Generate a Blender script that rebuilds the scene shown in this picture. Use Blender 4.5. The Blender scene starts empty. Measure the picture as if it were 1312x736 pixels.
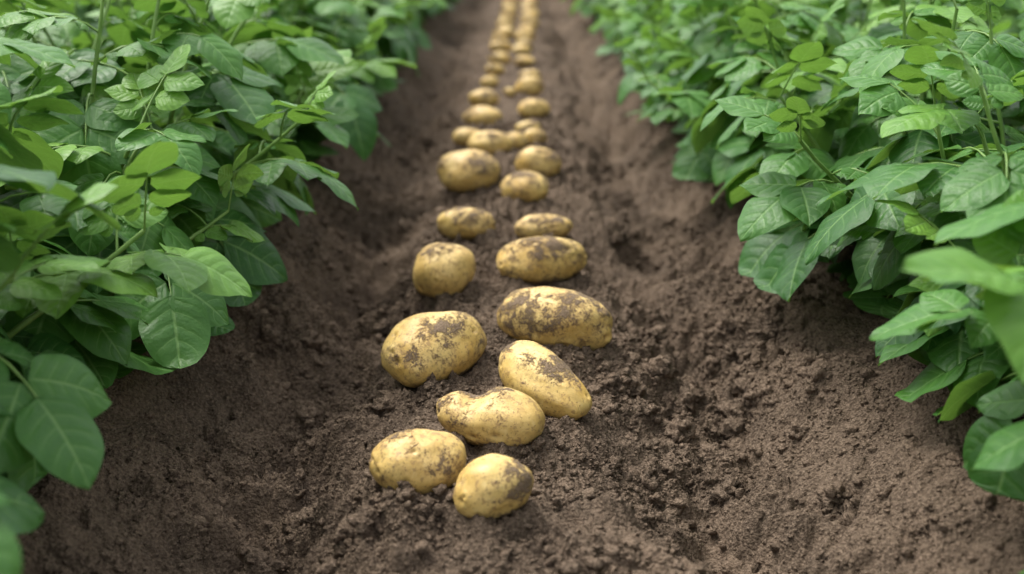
import bpy, math, random, bmesh
import numpy as np
from mathutils import Vector, Matrix, noise, Euler

random.seed(7); rng = np.random.default_rng(7)
scene = bpy.context.scene
scene.view_settings.view_transform = 'Standard'
scene.view_settings.look = 'None'
scene.view_settings.exposure = 0

H = 0.55
PITCH = math.radians(17.66)

# potatoes lying on the bed, metres: x, y, length, width, yaw, tilt, dirt, kidney
ROWS = [(-.0911, 1.049, .099, .0741, 14, 4, .35, 0), (-.0176, .990, .079, .0639, 25, 6, .7, 0), (-.0245, 1.163, .122, .0743, -14, -5, 1.1, 1),
 (.0364, 1.265, .137, .0764, -48, -14, .8, 0), (-.0979, 1.375, .143, .107, 36, 8, 1.1, 0), (.0565, 1.450, .157, .0903, -16, -3, 1.5, 0),
 (-.1006, 1.718, .115, .0958, 60, 0, .9, 0), (.0485, 1.743, .1468, .0886, 10, 2, 2.2, 0), (-.082, 1.986, .1094, .0684, -8, 0, 1.1, 0),
 (.0565, 2.002, .1047, .0592, 6, 0, 1.7, 0), (-.0911, 2.395, .1335, .112, 20, 0, .7, 0), (.0229, 2.232, .1005, .0762, -15, 0, 1.6, 0),
 (.0576, 2.498, .105, .0813, -12, 0, 1.3, 0), (-.0515, 2.731, .1141, .0736, -10, 0, .8, 0), (-.1089, 2.896, .0837, .0564, 5, 0, .6, 0),
 (.0076, 2.843, .0707, .0535, 0, 0, .9, 0), (.0565, 2.896, .0642, .0525, 0, 0, .9, 0), (-.0796, 3.13, .1089, .0733, -10, 0, .7, 0),
 (.0411, 3.068, .0699, .0452, 10, 0, .8, 0), (.0622, 3.33, .0955, .060, 12, 0, .3, 0), (-.1102, 3.302, .0661, .0485, 0, 0, .6, 0),
 (-.0855, 3.573, .095, .0641, 0, 0, .6, 0), (.0544, 3.725, .0939, .0742, 0, 0, .6, 0), (-.0747, 3.89, .0618, .049, 0, 0, .5, 0),
 (-.0074, 3.707, .0443, .032, 0, 0, .9, 0), (.0652, 4.111, .0815, .0571, 10, 0, .5, 0), (-.0475, 4.505, .089, .0564, -10, 0, .6, 0),
 (.0472, 4.48, .0826, .0531, 0, 0, .5, 0), (.0383, 4.859, .083, .0575, 0, 0, .5, 0), (-.0485, 4.918, .0969, .0581, 10, 0, .5, 0),
 (.0599, 5.376, .0986, .0634, 0, 0, .5, 0), (-.0395, 5.485, .0969, .061, 0, 0, .5, 0), (-.0318, 6.1, .0995, .0597, 10, 0, .5, 0),
 (.087, 6.055, .1028, .0593, 0, 0, .5, 0), (-.0176, 6.754, .101, .0616, 0, 0, .5, 0), (.1055, 6.754, .101, .0616, 20, 0, .5, 0),
 (-.0096, 7.424, .106, .0627, 0, 0, .5, 0), (.1119, 7.492, .106, .0627, 0, 0, .5, 0), (0, 8.24, .1, .065, 0, 0, .5, 0),
 (.12, 8.4, .1, .065, 10, 0, .5, 0), (.006, 9.25, .1, .065, 0, 0, .5, 0), (.128, 9.5, .1, .065, -10, 0, .5, 0),
 (.02, 10.5, .1, .065, 0, 0, .5, 0), (.13, 10.9, .1, .065, 0, 0, .5, 0),
 (-.055, 5.2, .08, .06, 20, 0, .5, 0), (.07, 5.7, .09, .06, -10, 0, .5, 0), (-.03, 5.78, .085, .06, 30, 0, .5, 0),
 (.09, 6.4, .09, .06, 0, 0, .5, 0), (-.024, 6.42, .09, .065, 0, 0, .5, 0), (.1, 7.1, .09, .06, 10, 0, .5, 0), (-.015, 7.1, .09, .06, -15, 0, .5, 0),
 (.118, 7.9, .1, .065, 0, 0, .5, 0), (-.005, 7.8, .1, .065, 0, 0, .5, 0), (-.06, 4.2, .075, .052, 25, 0, .6, 0), (.055, 5.1, .075, .055, 0, 0, .6, 0)]

# ------------------------------------------------------------ noise helpers
def _hash(ix, iy, seed):
    h = (ix.astype(np.int64) * 374761393 + iy.astype(np.int64) * 668265263 + seed * 1442695041) & 0xffffffff
    h = ((h ^ (h >> 13)) * 1274126177) & 0xffffffff
    h = h ^ (h >> 16)
    return (h & 0xffffff) / float(0xffffff)
def vnoise(x, y, seed=0):
    x0 = np.floor(x); y0 = np.floor(y)
    fx = x - x0; fy = y - y0
    fx = fx * fx * fx * (fx * (fx * 6 - 15) + 10); fy = fy * fy * fy * (fy * (fy * 6 - 15) + 10)
    a = _hash(x0, y0, seed); b = _hash(x0 + 1, y0, seed); c = _hash(x0, y0 + 1, seed); d = _hash(x0 + 1, y0 + 1, seed)
    return (a * (1 - fx) + b * fx) * (1 - fy) + (c * (1 - fx) + d * fx) * fy * 1.0
def fbm(x, y, oct=4, seed=0):
    s = 0; amp = 0.5; tot = 0
    for i in range(oct):
        ca, sa = math.cos(0.7 * i), math.sin(0.7 * i)
        s = s + amp * vnoise(ca * x - sa * y, sa * x + ca * y, seed + i * 17); tot += amp
        amp *= 0.5; x = x * 2.03; y = y * 2.03
    return s / tot * 2 - 1
def cell(x, y, seed=0):
    x0 = np.floor(x); y0 = np.floor(y); best = np.full(np.shape(x), 9.0)
    for dx in (-1, 0, 1):
        for dy in (-1, 0, 1):
            cx = x0 + dx; cy = y0 + dy
            px = cx + _hash(cx, cy, seed); py = cy + _hash(cx, cy, seed + 5)
            best = np.minimum(best, np.hypot(px - x, py - y))
    return best

PX = [0, .10, .17, .24, .29, .36, .47, .60, .70, .85, 1.05, 1.3, 1.6, 1.95, 2.3, 2.6]
PZ = [0, -.006, -.036, -.084, -.088, -.036, .050, .090, .085, .04, -.04, -.05, -.04, .05, -.04, -.05]
def gbase(x, y):
    x = np.asarray(x, float); y = np.asarray(y, float)
    wx = x + 0.07 * fbm(x * 3.1 + 5, y * 2.6, 2, 3)
    ax = np.abs(wx)
    return (np.interp(ax - .012, PX, PZ) + np.interp(ax + .012, PX, PZ) + np.interp(ax - .03, PX, PZ) + np.interp(ax + .03, PX, PZ)) / 4
def rough_at(x, y):
    bank = np.clip((np.abs(x) - .33) / .10, 0, 1)
    return np.clip(fbm(x * 4 + 9, y * 3.2, 2, 31) * 1.2 + 1.10, 0.55, 1.4) * (1 - .50 * bank)
def gz(x, y, mound=True):
    x = np.asarray(x, float); y = np.asarray(y, float)
    h = gbase(x, y)
    edge = np.clip((np.abs(x) - .12) / .08, 0, 1) * np.clip(1.6 - np.abs(x) / .33, .40, 1)
    h = h + (0.008 + 0.036 * edge) * fbm(x * 8, y * 7, 3, 11)
    lump = fbm(x * 13 + 3, y * 12, 3, 61)
    h = h + edge * .022 * np.clip(lump * 3, -.7, 1)
    rough = rough_at(x, y)
    h = h + rough * 0.020 * fbm(x * 30, y * 30, 4, 21)
    wx = x + .006 * fbm(x * 60, y * 60, 2, 5); wy = y + .006 * fbm(x * 60 + 7, y * 60, 2, 6)
    c = cell(wx * 48, wy * 48, 41)
    h = h + rough * 0.028 * np.clip(.62 - c, 0, .42) * np.clip(fbm(x * 15, y * 15, 2, 77) * 2.2 + .6, 0, 1)
    c2 = cell(wx * 120, wy * 120, 47)
    h = h + rough * 0.0115 * np.clip(.62 - c2, 0, .42) * np.clip(fbm(x * 28, y * 28, 2, 79) * 1.6 + .8, 0.25, 1)
    h = h + rough * 0.0024 * fbm(x * 160, y * 160, 2, 51)
    if mound:
        for (px, py, L, W, yaw, *_r) in ROWS[:14]:
            m = (np.abs(x - px) < .16) & (np.abs(y - py) < .16)
            if m.any():
                a = math.radians(yaw); dx = x[m] - px; dy = y[m] - py
                u = (dx * math.cos(a) + dy * math.sin(a)) / (L / 2); v = (-dx * math.sin(a) + dy * math.cos(a)) / (W / 2)
                r = np.sqrt(u * u + v * v); h[m] = h[m] + .008 * np.exp(-(r / 1.15) ** 6) + .006 * np.exp(-((r - 1.0) / .22) ** 2)
    return h
def gzs(x, y): return float(gz(np.array([x]), np.array([y]), False)[0])

# ------------------------------------------------------------ mesh helper
def mesh_from(name, V, F, smooth=True, attrs=None, mats=None, matidx=None):
    me = bpy.data.meshes.new(name)
    V = np.ascontiguousarray(V, dtype=np.float32); F = np.ascontiguousarray(F, dtype=np.int32)
    n = F.shape[1]
    me.vertices.add(len(V)); me.vertices.foreach_set("co", V.ravel())
    me.loops.add(F.size); me.loops.foreach_set("vertex_index", F.ravel())
    me.polygons.add(len(F)); me.polygons.foreach_set("loop_start", np.arange(0, F.size, n, dtype=np.int32))
    if matidx is not None: me.polygons.foreach_set("material_index", np.ascontiguousarray(matidx, dtype=np.int32))
    me.polygons.foreach_set("use_smooth", np.full(len(F), smooth, dtype=bool))
    me.update(calc_edges=True)
    for k, a in (attrs or {}).items():
        a = np.ascontiguousarray(a, dtype=np.float32)
        at = me.attributes.new(k, 'FLOAT_VECTOR', 'POINT'); at.data.foreach_set("vector", a.ravel())
    for m in (mats or []): me.materials.append(m)
    me.validate()
    return me
def add_obj(name, me, loc=(0, 0, 0), rot=None, scale=1.0):
    o = bpy.data.objects.new(name, me); scene.collection.objects.link(o); o.location = loc
    if rot is not None: o.rotation_euler = rot
    if scale != 1.0: o.scale = (scale,) * 3
    return o

# ------------------------------------------------------------ node helper
class NT:
    def __init__(s, name):
        s.m = bpy.data.materials.new(name); s.m.use_nodes = True; s.t = s.m.node_tree; s.t.nodes.clear()
        s.out = s.t.nodes.new('ShaderNodeOutputMaterial')
    def n(s, typ, **kw):
        nd = s.t.nodes.new(typ)
        for k, v in kw.items(): setattr(nd, k, v)
        return nd
    def set(s, sock, v):
        if isinstance(v, bpy.types.NodeSocket): s.t.links.new(v, sock)
        elif v is not None: sock.default_value = v
    def math(s, op, a, b=None, c=None, clamp=False):
        nd = s.n('ShaderNodeMath', operation=op, use_clamp=clamp)
        s.set(nd.inputs[0], a)
        if b is not None: s.set(nd.inputs[1], b)
        if c is not None: s.set(nd.inputs[2], c)
        return nd.outputs[0]
    def rng(s, v, a, b, c=0.0, d=1.0, smooth=True):
        nd = s.n('ShaderNodeMapRange', interpolation_type='SMOOTHSTEP' if smooth else 'LINEAR')
        for i, q in enumerate((v, a, b, c, d)): s.set(nd.inputs[i], q)
        return nd.outputs[0]
    def mix(s, f, a, b, mode='MIX'):
        nd = s.n('ShaderNodeMix', data_type='RGBA', blend_type=mode)
        s.set(nd.inputs[0], f); s.set(nd.inputs[6], a); s.set(nd.inputs[7], b)
        return nd.outputs[2]
    def noise(s, vec, scale, detail=4, rough=.55, dist=0):
        nd = s.n('ShaderNodeTexNoise'); s.set(nd.inputs['Vector'], vec)
        nd.inputs['Scale'].default_value = scale; nd.inputs['Detail'].default_value = detail
        nd.inputs['Roughness'].default_value = rough; nd.inputs['Distortion'].default_value = dist
        return nd.outputs['Fac']
    def vor(s, vec, scale, feat='F1'):
        nd = s.n('ShaderNodeTexVoronoi', feature=feat); s.set(nd.inputs['Vector'], vec)
        nd.inputs['Scale'].default_value = scale
        return nd.outputs['Distance']
    def bump(s, h, strength, dist, normal=None):
        nd = s.n('ShaderNodeBump'); nd.inputs['Strength'].default_value = strength; nd.inputs['Distance'].default_value = dist
        s.set(nd.inputs['Height'], h)
        if normal is not None: s.set(nd.inputs['Normal'], normal)
        return nd.outputs[0]
def C(r, g, b): return (r, g, b, 1)

# ------------------------------------------------------------ materials
def soil_material(name, k=1.0):
    t = NT(name)
    geo = t.n('ShaderNodeNewGeometry'); pos = geo.outputs['Position']
    big = t.noise(pos, 6, 3, .6); med = t.noise(pos, 45, 3, .65); fin = t.noise(pos, 260, 3, .72)
    c = t.mix(t.rng(big, .38, .62), C(.078 * k, .056 * k, .039 * k), C(.160 * k, .115 * k, .080 * k))
    c = t.mix(t.rng(med, .40, .68, 0, .75), c, C(.158 * k, .114 * k, .080 * k))
    c = t.mix(t.rng(fin, .46, .70, .0, .68), c, C(.28 * k, .208 * k, .150 * k))
    c = t.mix(t.rng(fin, .48, .32, 0, .70), c, C(.044 * k, .030 * k, .021 * k))
    v = t.vor(pos, 240)
    h = t.math('ADD', t.math('MULTIPLY', t.math('SUBTRACT', 1.0, v), .9), t.math('MULTIPLY', fin, 1.7))
    b = t.n('ShaderNodeBsdfPrincipled'); t.set(b.inputs['Base Color'], c)
    b.inputs['Roughness'].default_value = .95; b.inputs['Specular IOR Level'].default_value = .15
    t.set(b.inputs['Normal'], t.bump(h, .95, .0044))
    t.t.links.new(b.outputs[0], t.out.inputs[0])
    return t.m
M_SOIL = soil_material("soil"); M_CLOD = soil_material("soil_clod", 1.20)

def leaf_material():
    t = NT("potato_leaf")
    at = t.n('ShaderNodeAttribute', attribute_name='lf')
    sp = t.n('ShaderNodeSeparateXYZ'); t.t.links.new(at.outputs['Vector'], sp.inputs[0])
    s, tt, tint = sp.outputs
    tc = t.n('ShaderNodeTexCoord').outputs['Object']
    a = t.math('ABSOLUTE', s)
    n1 = t.noise(tc, 26, 1); n2 = t.noise(tc, 300, 2, .6); n3 = t.noise(tc, 95, 1, .5)
    wob = t.math('MULTIPLY', t.math('SUBTRACT', n1, .5), .10)
    q = t.math('SUBTRACT', t.math('ADD', tt, wob), t.math('MULTIPLY', t.math('POWER', a, 1.25), .24))
    dv = t.math('PINGPONG', t.math('ADD', t.math('MULTIPLY', q, 5.5), t.math('MULTIPLY', t.math('SIGN', s), .12)), .5)
    vein = t.math('SUBTRACT', 1.0, t.rng(dv, 0.0, .075))
    vein = t.math('MULTIPLY', vein, t.rng(a, .95, .40, 0, 1))
    mid = t.math('SUBTRACT', 1.0, t.rng(a, 0.015, .07))
    veins = t.math('MAXIMUM', t.math('MULTIPLY', vein, .70), mid)
    dark = C(.024, .100, .020); mid_c = C(.070, .200, .030); lite = C(.18, .36, .045)
    c = t.mix(t.rng(tint, 0, .5), dark, mid_c); c = t.mix(t.rng(tint, .5, 1), c, lite)
    c = t.mix(t.rng(n1, .3, .7, 0, .30), c, C(.045, .160, .030))
    c = t.mix(t.rng(n2, .45, .7, 0, .20), c, C(.12, .26, .06))
    c = t.mix(t.rng(dv, .22, .5, 0, .16), c, C(.026, .105, .020))
    c = t.mix(t.math('MULTIPLY', veins, .50), c, C(.24, .42, .13))
    geo = t.n('ShaderNodeNewGeometry')
    c = t.mix(t.math('MULTIPLY', geo.outputs['Backfacing'], .55), c, C(.16, .29, .09))
    quilt = t.rng(dv, 0, .38, 0, 1)
    fadeq = t.rng(a, .97, .55, 0, 1)
    h = t.math('ADD', t.math('MULTIPLY', t.math('MULTIPLY', quilt, fadeq), .62), t.math('MULTIPLY', t.rng(a, 0, .12), .7))
    h = t.math('ADD', h, t.math('MULTIPLY', n2, .6)); h = t.math('ADD', h, t.math('MULTIPLY', n3, .9))
    bn = t.bump(h, .58, .0016)
    b = t.n('ShaderNodeBsdfPrincipled'); t.set(b.inputs['Base Color'], c)
    t.set(b.inputs['Roughness'], t.rng(n2, .3, .7, .38, .52)); b.inputs['Specular IOR Level'].default_value = .38
    t.set(b.inputs['Normal'], bn)
    tr = t.n('ShaderNodeBsdfTranslucent'); t.set(tr.inputs[0], t.mix(.5, c, C(.24, .46, .03)))
    mx = t.n('ShaderNodeMixShader'); mx.inputs[0].default_value = .28
    t.t.links.new(b.outputs[0], mx.inputs[1]); t.t.links.new(tr.outputs[0], mx.inputs[2])
    t.t.links.new(mx.outputs[0], t.out.inputs[0])
    return t.m
def stem_material():
    t = NT("potato_stem")
    tc = t.n('ShaderNodeTexCoord').outputs['Object']
    n = t.noise(tc, 40, 2)
    c = t.mix(t.rng(n, .3, .7), C(.12, .23, .04), C(.19, .32, .075))
    b = t.n('ShaderNodeBsdfPrincipled'); t.set(b.inputs['Base Color'], c); b.inputs['Roughness'].default_value = .5
    t.t.links.new(b.outputs[0], t.out.inputs[0]); return t.m
M_LEAF = leaf_material(); M_STEM = stem_material()

def potato_material():
    t = NT("potato_skin")
    tc0 = t.n('ShaderNodeTexCoord').outputs['Object']; oi = t.n('ShaderNodeObjectInfo')
    va = t.n('ShaderNodeVectorMath', operation='ADD'); t.t.links.new(tc0, va.inputs[0])
    cm = t.n('ShaderNodeCombineXYZ'); r = oi.outputs['Random']
    t.set(cm.inputs[0], t.math('MULTIPLY', r, 7.3)); t.set(cm.inputs[1], t.math('MULTIPLY', r, 3.1))
    t.t.links.new(cm.outputs[0], va.inputs[1]); tc = va.outputs[0]
    at = t.n('ShaderNodeAttribute', attribute_name='pt'); sp = t.n('ShaderNodeSeparateXYZ')
    t.t.links.new(at.outputs['Vector'], sp.inputs[0]); dirt, eye, _ = sp.outputs
    big = t.noise(tc, 22, 2); fine = t.noise(tc, 380, 4, .7); fn2 = t.noise(tc, 120, 5, .7, .4); mid = t.noise(tc, 42, 4, .62, .6)
    c = t.mix(t.rng(big, .3, .7), C(.60, .385, .100), C(.73, .53, .185))
    c = t.mix(t.rng(r, 0, 1, 0, .35), c, C(.54, .375, .14))
    c = t.mix(t.rng(fn2, .46, .72, 0, .58), c, C(.38, .22, .065))
    c = t.mix(t.rng(fn2, .45, .3, 0, .35), c, C(.80, .65, .32))
    spk = t.vor(tc, 190); c = t.mix(t.rng(spk, .20, .07, 0, .75), c, C(.21, .115, .04))
    spn = t.noise(tc, 150, 3, .6); c = t.mix(t.rng(spn, .56, .65, 0, .6), c, C(.26, .15, .06))
    c = t.mix(t.math('MULTIPLY', eye, .85), c, C(.13, .065, .024))
    d = t.math('ADD', dirt, t.math('MULTIPLY', t.math('SUBTRACT', mid, .5), 2.6))
    d = t.math('ADD', d, t.math('MULTIPLY', t.math('SUBTRACT', fine, .5), 1.7))
    d = t.math('ADD', d, t.math('MULTIPLY', t.math('SUBTRACT', fn2, .5), 1.6))
    thin = t.rng(d, .05, .60); thick = t.rng(d, .46, .88)
    dc = t.mix(t.rng(fine, .3, .7), C(.100, .067, .042), C(.25, .175, .115))
    c = t.mix(t.math('MULTIPLY', thin, .62), c, C(.31, .20, .095))
    c = t.mix(t.math('MULTIPLY', thick, .93), c, dc)
    b = t.n('ShaderNodeBsdfPrincipled'); t.set(b.inputs['Base Color'], c)
    t.set(b.inputs['Roughness'], t.math('ADD', t.math('MULTIPLY', thin, .50), .38)); b.inputs['Specular IOR Level'].default_value = .48
    hh = t.math('ADD', t.math('MULTIPLY', fn2, .38), t.math('MULTIPLY', fine, .18))
    hh = t.math('ADD', hh, t.math('MULTIPLY', thick, t.math('ADD', .5, t.math('MULTIPLY', fine, 1.3))))
    t.set(b.inputs['Normal'], t.bump(hh, .8, .0024))
    t.t.links.new(b.outputs[0], t.out.inputs[0]); return t.m
M_POT = potato_material()

# ------------------------------------------------------------ ground
def ramp(a, b, step0, grow, maxv):
    out = [a]; s = step0
    while out[-1] < b:
        out.append(out[-1] + s); s = min(s * grow, maxv)
    return np.array(out)
xs_pos = np.concatenate([np.arange(0, .55, .0022), .55 + ramp(0, 60, .004, 1.09, 8)])
xs = np.concatenate([-xs_pos[:0:-1], xs_pos])
ys_near = np.arange(.72, 1.9, .0024); ys_far = ys_near[-1] + ramp(.003, 300, .003, 1.012, 12); ys_back = .72 - ramp(.004, 20, .01, 1.15, 4)[::-1]
ys = np.concatenate([ys_back, ys_near, ys_far])
GX, GY = np.meshgrid(xs, ys)
Z = gz(GX, GY)
fade = np.clip(1 - (np.hypot(GX, GY) - 14) / 20, 0, 1); Z = Z * fade
nx, ny = len(xs), len(ys)
V = np.stack([GX, GY, Z], -1).reshape(-1, 3)
i = np.arange(nx - 1)[None, :] + np.arange(ny - 1)[:, None] * nx
F = np.stack([i, i + 1, i + nx + 1, i + nx], -1).reshape(-1, 4)
add_obj("ground", mesh_from("ground", V, F, True, mats=[M_SOIL]))

# ------------------------------------------------------------ soil crumbs (one mesh)
def ico(sub):
    bm = bmesh.new(); bmesh.ops.create_icosphere(bm, subdivisions=sub, radius=1)
    v = np.array([x.co[:] for x in bm.verts]); f = np.array([[q.index for q in p.verts] for p in bm.faces]); bm.free(); return v, f
def rock_variants(sub, n, rg=.8):
    v0, f0 = ico(sub); out = []
    for k in range(n):
        v = v0.copy()
        for j in range(len(v)):
            p = Vector(v[j]) * 1.3 + Vector((k * 9.1, 3, 1)); q = 1 + rg * noise.noise(p) + .7 * noise.noise(p * 2.7)
            if sub > 2: q += .35 * noise.noise(p * 6)
            v[j] *= q
        v *= np.array([1, random.uniform(.7, 1), random.uniform(.55, .8)]); out.append(v)
    return out, f0
def scatter(n, sub, smin, smax, power, ymax, xw, sink, xmin=0):
    vs, f0 = rock_variants(sub, 14)
    y = .65 + (ymax - .65) * rng.random(n * 3) ** 1.5; x = rng.uniform(-xw, xw, n * 3)
    dens = np.clip(fbm(x * 9, y * 9, 3, 91) * 2.0 + .55, .08, 1) * np.where(np.abs(x) > .38, .5, 1) * (np.abs(x) >= xmin); keep = rng.random(n * 3) < dens
    x = x[keep][:n]; y = y[keep][:n]; n = len(x)
    s = smin + (smax - smin) * rng.random(n) ** power
    z = gz(x, y) + s * sink
    ang = rng.uniform(0, 6.283, n); tilt = rng.uniform(-.6, .6, n)
    ca, sa, ct, st = np.cos(ang), np.sin(ang), np.cos(tilt), np.sin(tilt)
    T = np.array(vs)[rng.integers(0, 14, n)]
    X = T[:, :, 0]; Y = T[:, :, 1] * ct[:, None] - T[:, :, 2] * st[:, None]; Zz = T[:, :, 1] * st[:, None] + T[:, :, 2] * ct[:, None]
    X2 = X * ca[:, None] - Y * sa[:, None]; Y2 = X * sa[:, None] + Y * ca[:, None]
    P = np.stack([X2, Y2, Zz], -1) * s[:, None, None] + np.stack([x, y, z], -1)[:, None, :]
    Fc = f0[None] + (np.arange(n) * T.shape[1])[:, None, None]
    return P.reshape(-1, 3), Fc.reshape(-1, 3)
A = scatter(18000, 2, .0018, .0085, 3.4, 3.4, .6, .0); B = scatter(80000, 1, .0008, .0028, 1.6, 2.6, .55, .15)
D = scatter(650, 3, .006, .018, 2.0, 3.2, .45, -.22, .11)
V = np.concatenate([A[0], B[0], D[0]]); F = np.concatenate([A[1], B[1] + len(A[0]), D[1] + len(A[0]) + len(B[0])])
add_obj("soil_clods", mesh_from("soil_clods", V, F, True, mats=[M_CLOD]))

# ------------------------------------------------------------ potatoes
v5, f5 = ico(6); v4, f4 = ico(5)
for k, (x, y, L, W, yaw, tilt, dm, kid) in enumerate(ROWS):
    v0, f0 = (v5, f5) if k < 9 else (v4, f4)
    rr = random.Random(100 + k); off = Vector((rr.uniform(-9, 9), rr.uniform(-9, 9), rr.uniform(-9, 9)))
    Tk = W * rr.uniform(.86, .95)
    n = len(v0); d = v0.copy()
    nz = np.array([noise.noise(Vector(p) * .9 + off) for p in d]); nz2 = np.array([noise.noise(Vector(p) * 2.3 + off) for p in d])
    rad = 1 + .15 * nz + .040 * nz2
    eye = np.zeros(n)
    for e in range(11):
        a = rr.uniform(0, 6.28); zz = rr.uniform(-1, 1); q = math.sqrt(1 - zz * zz)
        if rr.random() < .4: ed = np.array([.9 * rr.choice((-1, 1)), .35 * math.cos(a), .35 * math.sin(a)])
        else: ed = np.array([zz, q * math.cos(a), q * math.sin(a)])
        ed /= np.linalg.norm(ed)
        dd = np.arccos(np.clip(d @ ed, -1, 1)); sz = rr.uniform(.05, .09)
        tang = (d - (d @ ed)[:, None] * ed)[:, 0]
        rad -= .044 * np.exp(-(dd / sz) ** 2) - .015 * np.exp(-((dd - sz * 2) / sz) ** 2) * (tang > 0)
        eye = np.maximum(eye, np.exp(-(dd / (sz * .55)) ** 2) * rr.uniform(.5, 1))
    P = d * rad[:, None]
    P[:, 0] = np.sign(P[:, 0]) * np.abs(P[:, 0]) ** .95
    taper = 1 + rr.uniform(-.12, .12) * P[:, 0]; P[:, 1] *= taper; P[:, 2] *= taper
    if kid:
        P[:, 2] -= .42 * np.exp(-((P[:, 0] + .30) / .24) ** 2) * np.clip(P[:, 2], 0, 1)
    P[:, 1] += .06 * rr.choice((-1, 1)) * (P[:, 0] ** 2)
    P *= np.array([L / 2, W / 2, Tk / 2]) / np.array([np.abs(P[:, 0]).max(), np.abs(P[:, 1]).max(), np.abs(P[:, 2]).max()])
    dirt = np.full(n, -.12) + .21 * min(dm, 2.2)
    for e in range(int(2 + 4 * min(dm, 1.5))):
        ed = np.array([rr.uniform(-1, 1), rr.uniform(-.9, .7), rr.uniform(.15, 1)]); ed /= np.linalg.norm(ed)
        dd = np.arccos(np.clip(d @ ed, -1, 1)); sz = rr.uniform(.30, .70)
        dirt = np.maximum(dirt, (.44 + .34 * min(1, dm)) * np.exp(-(dd / sz) ** 3) * rr.uniform(.7, 1.1))
    dirt = np.maximum(dirt, .75 * np.clip((-d[:, 2] - .45) / .35, 0, 1))
    me = mesh_from("potato", P, f0, True, {"pt": np.stack([dirt, eye, np.zeros(n)], -1)}, [M_POT])
    gg = np.mean([gzs(x + dx, y + dy) for dx in (-.03, 0, .03) for dy in (-.02, 0, .02)])
    add_obj("potato", me, (x, y, gg + Tk * .5 - .004), Euler((math.radians(rr.uniform(-6, 6)), -math.radians(tilt), math.radians(yaw)), 'XYZ'))

# ------------------------------------------------------------ potato plants
def leaflet_templates():
    outs = []
    NS, NTT = 8, 14
    s = np.linspace(-1, 1, NS + 1); t = np.linspace(0, 1, NTT + 1); S, T = np.meshgrid(s, t)
    for k in range(12):
        r = random.Random(50 + k)
        wid = r.uniform(.74, .92)
        prof = np.sin(np.pi * np.clip(T, 0, 1) ** .72) ** .58
        tip = np.clip((1 - T) / .28, 0, 1); prof = prof * (1 - .34 * (1 - tip) ** 1.3) + .003
        w = wid / 2 * prof
        X = S * w
        fold = r.uniform(.08, .28); droop = r.uniform(.05, .42)
        Yy = T - .12 * droop * T ** 2
        Zz = fold * np.abs(X) - droop * T ** 2.1 - .58 * np.abs(X) ** 2
        Zz += .028 * np.sin(T * 9 + k * 2 + np.sign(S) * 1.1) * np.abs(S) ** 1.7
        Zz += .006 * np.sin(T * 19 - np.abs(S) * 2.5 + k) * np.abs(S)
        X = X + r.uniform(-.12, .12) * T ** 2
        outs.append(np.stack([X, Yy, Zz], -1).reshape(-1, 3))
    i = np.arange(NS)[None, :] + np.arange(NTT)[:, None] * (NS + 1)
    F = np.stack([i, i + 1, i + NS + 2, i + NS + 1], -1).reshape(-1, 4)
    st = np.stack([S, T], -1).reshape(-1, 2)
    return outs, F, st
LT, LF, LST = leaflet_templates()
def nrm(v): return v / (np.linalg.norm(v) + 1e-9)
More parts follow.
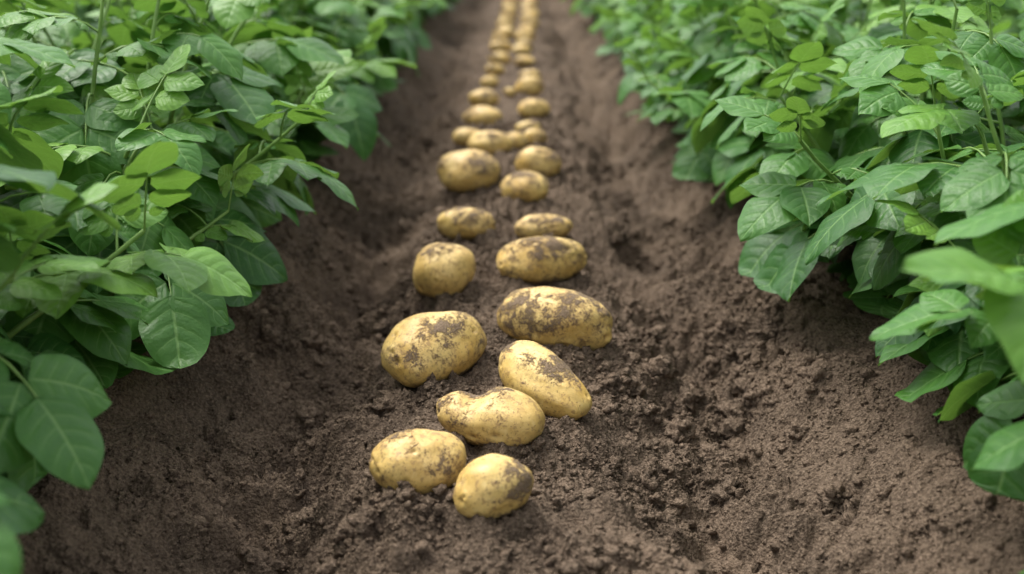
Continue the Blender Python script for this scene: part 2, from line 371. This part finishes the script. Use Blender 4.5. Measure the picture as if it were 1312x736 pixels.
class Plant:
    def __init__(s, seed): s.r = random.Random(seed); s.V = []; s.F = []; s.A = []; s.M = []; s.n = 0
    def leaflet(s, p, fwd, up, L, tint):
        fwd = nrm(fwd); side = nrm(np.cross(fwd, up)); up = np.cross(side, fwd)
        T = s.r.choice(LT) * L
        V = p + T[:, :1] * side + T[:, 1:2] * fwd + T[:, 2:] * up
        s.V.append(V); s.F.append(LF + s.n); s.n += len(V); s.M.append(np.zeros(len(LF)))
        s.A.append(np.concatenate([LST, np.full((len(V), 1), tint)], 1))
    def tube(s, pts, r0, r1, k=5):
        pts = np.array(pts); m = len(pts); tg = np.gradient(pts, axis=0); V = []
        for i in range(m):
            t = nrm(tg[i]); a = nrm(np.cross(t, [.31, .9, .2])); b = np.cross(t, a); rr = r0 + (r1 - r0) * i / (m - 1)
            for j in range(k): V.append(pts[i] + rr * (math.cos(j * 6.2832 / k) * a + math.sin(j * 6.2832 / k) * b))
        F = [[i * k + j, i * k + (j + 1) % k, (i + 1) * k + (j + 1) % k, (i + 1) * k + j] for i in range(m - 1) for j in range(k)]
        s.V.append(np.array(V)); s.F.append(np.array(F) + s.n); s.n += len(V); s.M.append(np.ones(len(F))); s.A.append(np.zeros((len(V), 3)))
    def leaf(s, p, d, L, tint, sag):
        r = s.r; pts = [np.array(p)]; d = nrm(d); m = 9; tang = []
        for i in range(m):
            tang.append(d.copy()); pts.append(pts[-1] + d * L * .62 / m); d = nrm(d + np.array([0, 0, -sag / m]))
        tang.append(d.copy()); s.tube(pts[::2] + [pts[-1]], L * .008 + .0006, .0008, 4)
        def at(t):
            q = t * m; i = min(int(q), m - 1); return pts[i] + (pts[i + 1] - pts[i]) * (q - i), tang[i]
        for t, sc, ang in ((.28, .15, 75), (.50, .34, 68), (.82, .42, 60)):
            if r.random() < .4 and sc < .2: continue
            pos, tg = at(t); up0 = nrm(np.cross(np.cross(tg, [0, 0, 1]), tg)); side = nrm(np.cross(tg, up0))
            for sg in (-1, 1):
                a = math.radians(ang + r.uniform(-12, 12)); f = tg * math.cos(a) + sg * side * math.sin(a) + np.array([0, 0, r.uniform(-.40, .12)])
                u = up0 + side * sg * r.uniform(-.35, .4) + tg * r.uniform(-.15, .3)
                s.leaflet(pos + f * .004, f, u, L * sc * r.uniform(.85, 1.15), min(1, max(0, tint + r.uniform(-.14, .14))))
        pos, tg = at(1.0); up0 = nrm(np.cross(np.cross(tg, [0, 0, 1]), tg))
        s.leaflet(pos, tg + np.array([0, 0, r.uniform(-.25, .1)]), up0 + r.uniform(-.3, .3) * np.cross(tg, up0), L * .50 * r.uniform(.9, 1.1), tint)
    def build(s, nst=10, hgt=.45):
        r = s.r; az0 = r.uniform(0, 6.28)
        for k in range(nst):
            az = az0 + k * 2.4 + r.uniform(-.4, .4); lean = math.radians(8 + 58 * ((k + .5) / nst) ** .8 + r.uniform(-8, 8))
            Ls = hgt * r.uniform(.74, 1.12) * (1 - .20 * (k / nst)); d = np.array([math.cos(az) * math.sin(lean), math.sin(az) * math.sin(lean), math.cos(lean)])
            p = np.array([math.cos(az) * .035, math.sin(az) * .035, -.02]); pts = [p]; m = 10
            for i in range(m):
                p = p + d * Ls / m; pts.append(p)
                d = nrm(d + np.array([r.uniform(-.09, .09), r.uniform(-.09, .09), .03 if lean < .5 else r.uniform(-.02, .07)]))
            s.tube(pts, .0048, .0022, 6)
            nl = 10; phi = r.uniform(0, 6.28)
            for j in range(nl):
                t = .15 + .85 * j / (nl - 1); q = min(int(t * m), m - 1); pos = pts[q] + (pts[q + 1] - pts[q]) * (t * m - q)
                phi += 2.4; out = np.array([math.cos(phi), math.sin(phi), 0.])
                out = nrm(out + .55 * np.array([math.cos(az), math.sin(az), 0]))
                el = math.radians(r.uniform(0, 32) + 45 * max(0, t - .6) / .4)
                dd = out * math.cos(el) + np.array([0, 0, math.sin(el)])
                if t > .93: Lf = r.uniform(.08, .12); ti = r.uniform(.7, 1)
                elif t > .75: Lf = r.uniform(.12, .17); ti = r.uniform(.4, .85)
                else: Lf = r.uniform(.145, .215); ti = r.uniform(.05, .5)
                end = pos + out * Lf * .9
                if math.hypot(end[0], end[1]) > .42: Lf *= .65
                if pos[2] < .05 and r.random() < .3: continue
                s.leaf(pos, dd, Lf, ti, r.uniform(.6, 1.8) if t < .93 else .3)
        V = np.concatenate(s.V); V[:, 2] = np.where(V[:, 2] < .012, .012 + (V[:, 2] - .012) * .15, V[:, 2])
        return mesh_from("potato_plant", V, np.concatenate(s.F), True, {"lf": np.concatenate(s.A)}, [M_LEAF, M_STEM], np.concatenate(s.M))
plants = [Plant(400 + k).build() for k in range(10)]
rp = random.Random(5); last = -1
def put(x, y, sc):
    global last
    k = rp.randrange(len(plants))
    if k == last: k = (k + 1) % len(plants)
    last = k
    add_obj("potato_plant", plants[k], (x, y, float(gbase(x, y)) - .022), (0, 0, rp.uniform(0, 6.28)), sc)
for side in (-1, 1):
    y = .40 if side < 0 else .46
    while y < 13:
        xx = (.685 if y < 1.1 else .665) if side < 0 else .65
        put(side * (xx + rp.uniform(-.04, .03)), y, rp.uniform(.90, 1.12)); y += rp.uniform(.25, .31)
    y = .2
    while y < 12:
        put(side * (1.95 + rp.uniform(-.05, .05)), y, rp.uniform(.95, 1.12)); y += rp.uniform(.40, .48)

# small torn scrap of green leaf on the soil
Pl = Plant(9)
for (dx, dy, a, l) in ((0, 0, .5, .009), (.004, .003, 2.2, .007), (-.003, .004, 1.3, .008)):
    Pl.leaflet(np.array([dx, dy, 0.]), np.array([math.cos(a), math.sin(a), .25]), np.array([0, -.3, 1.]), l, .35)
add_obj("leaf_scrap", mesh_from("leaf_scrap", np.concatenate(Pl.V), np.concatenate(Pl.F), True, {"lf": np.concatenate(Pl.A)}, [M_LEAF]), (-.172, 1.01, float(gz(np.array([-.172]), np.array([1.01]))[0]) + .006))

# ------------------------------------------------------------ light
w = bpy.data.worlds.new("World"); scene.world = w; w.use_nodes = True; nt = w.node_tree
bg = nt.nodes['Background']; sky = nt.nodes.new('ShaderNodeTexSky'); sky.sky_type = 'NISHITA'; sky.sun_disc = False
EL, AZ = math.radians(62), math.radians(-50)
sky.sun_elevation = EL; sky.sun_rotation = AZ; sky.dust_density = 4; sky.air_density = 1.0; sky.ozone_density = .5
hs = nt.nodes.new('ShaderNodeHueSaturation'); hs.inputs['Saturation'].default_value = .20; hs.inputs['Value'].default_value = 2.35
nt.links.new(sky.outputs[0], hs.inputs['Color']); nt.links.new(hs.outputs[0], bg.inputs[0]); bg.inputs[1].default_value = .15
sl = bpy.data.lights.new("sun", 'SUN'); sl.energy = 2.4; sl.angle = math.radians(26); sl.color = (1, .955, .88)
so = bpy.data.objects.new("sun", sl); scene.collection.objects.link(so)
dirv = Vector((math.sin(AZ) * math.cos(EL), math.cos(AZ) * math.cos(EL), math.sin(EL)))
so.rotation_euler = dirv.to_track_quat('Z', 'Y').to_euler()

# ------------------------------------------------------------ camera
cd = bpy.data.cameras.new("camera"); co = bpy.data.objects.new("camera", cd); scene.collection.objects.link(co)
co.location = (0, 0, H); co.rotation_euler = (math.pi / 2 - PITCH, 0, 0)
cd.sensor_width = 36; cd.lens = 41.16; cd.clip_start = .02; cd.clip_end = 1000
cd.dof.use_dof = True; cd.dof.focus_distance = 1.30; cd.dof.aperture_fstop = 3.3
scene.camera = co
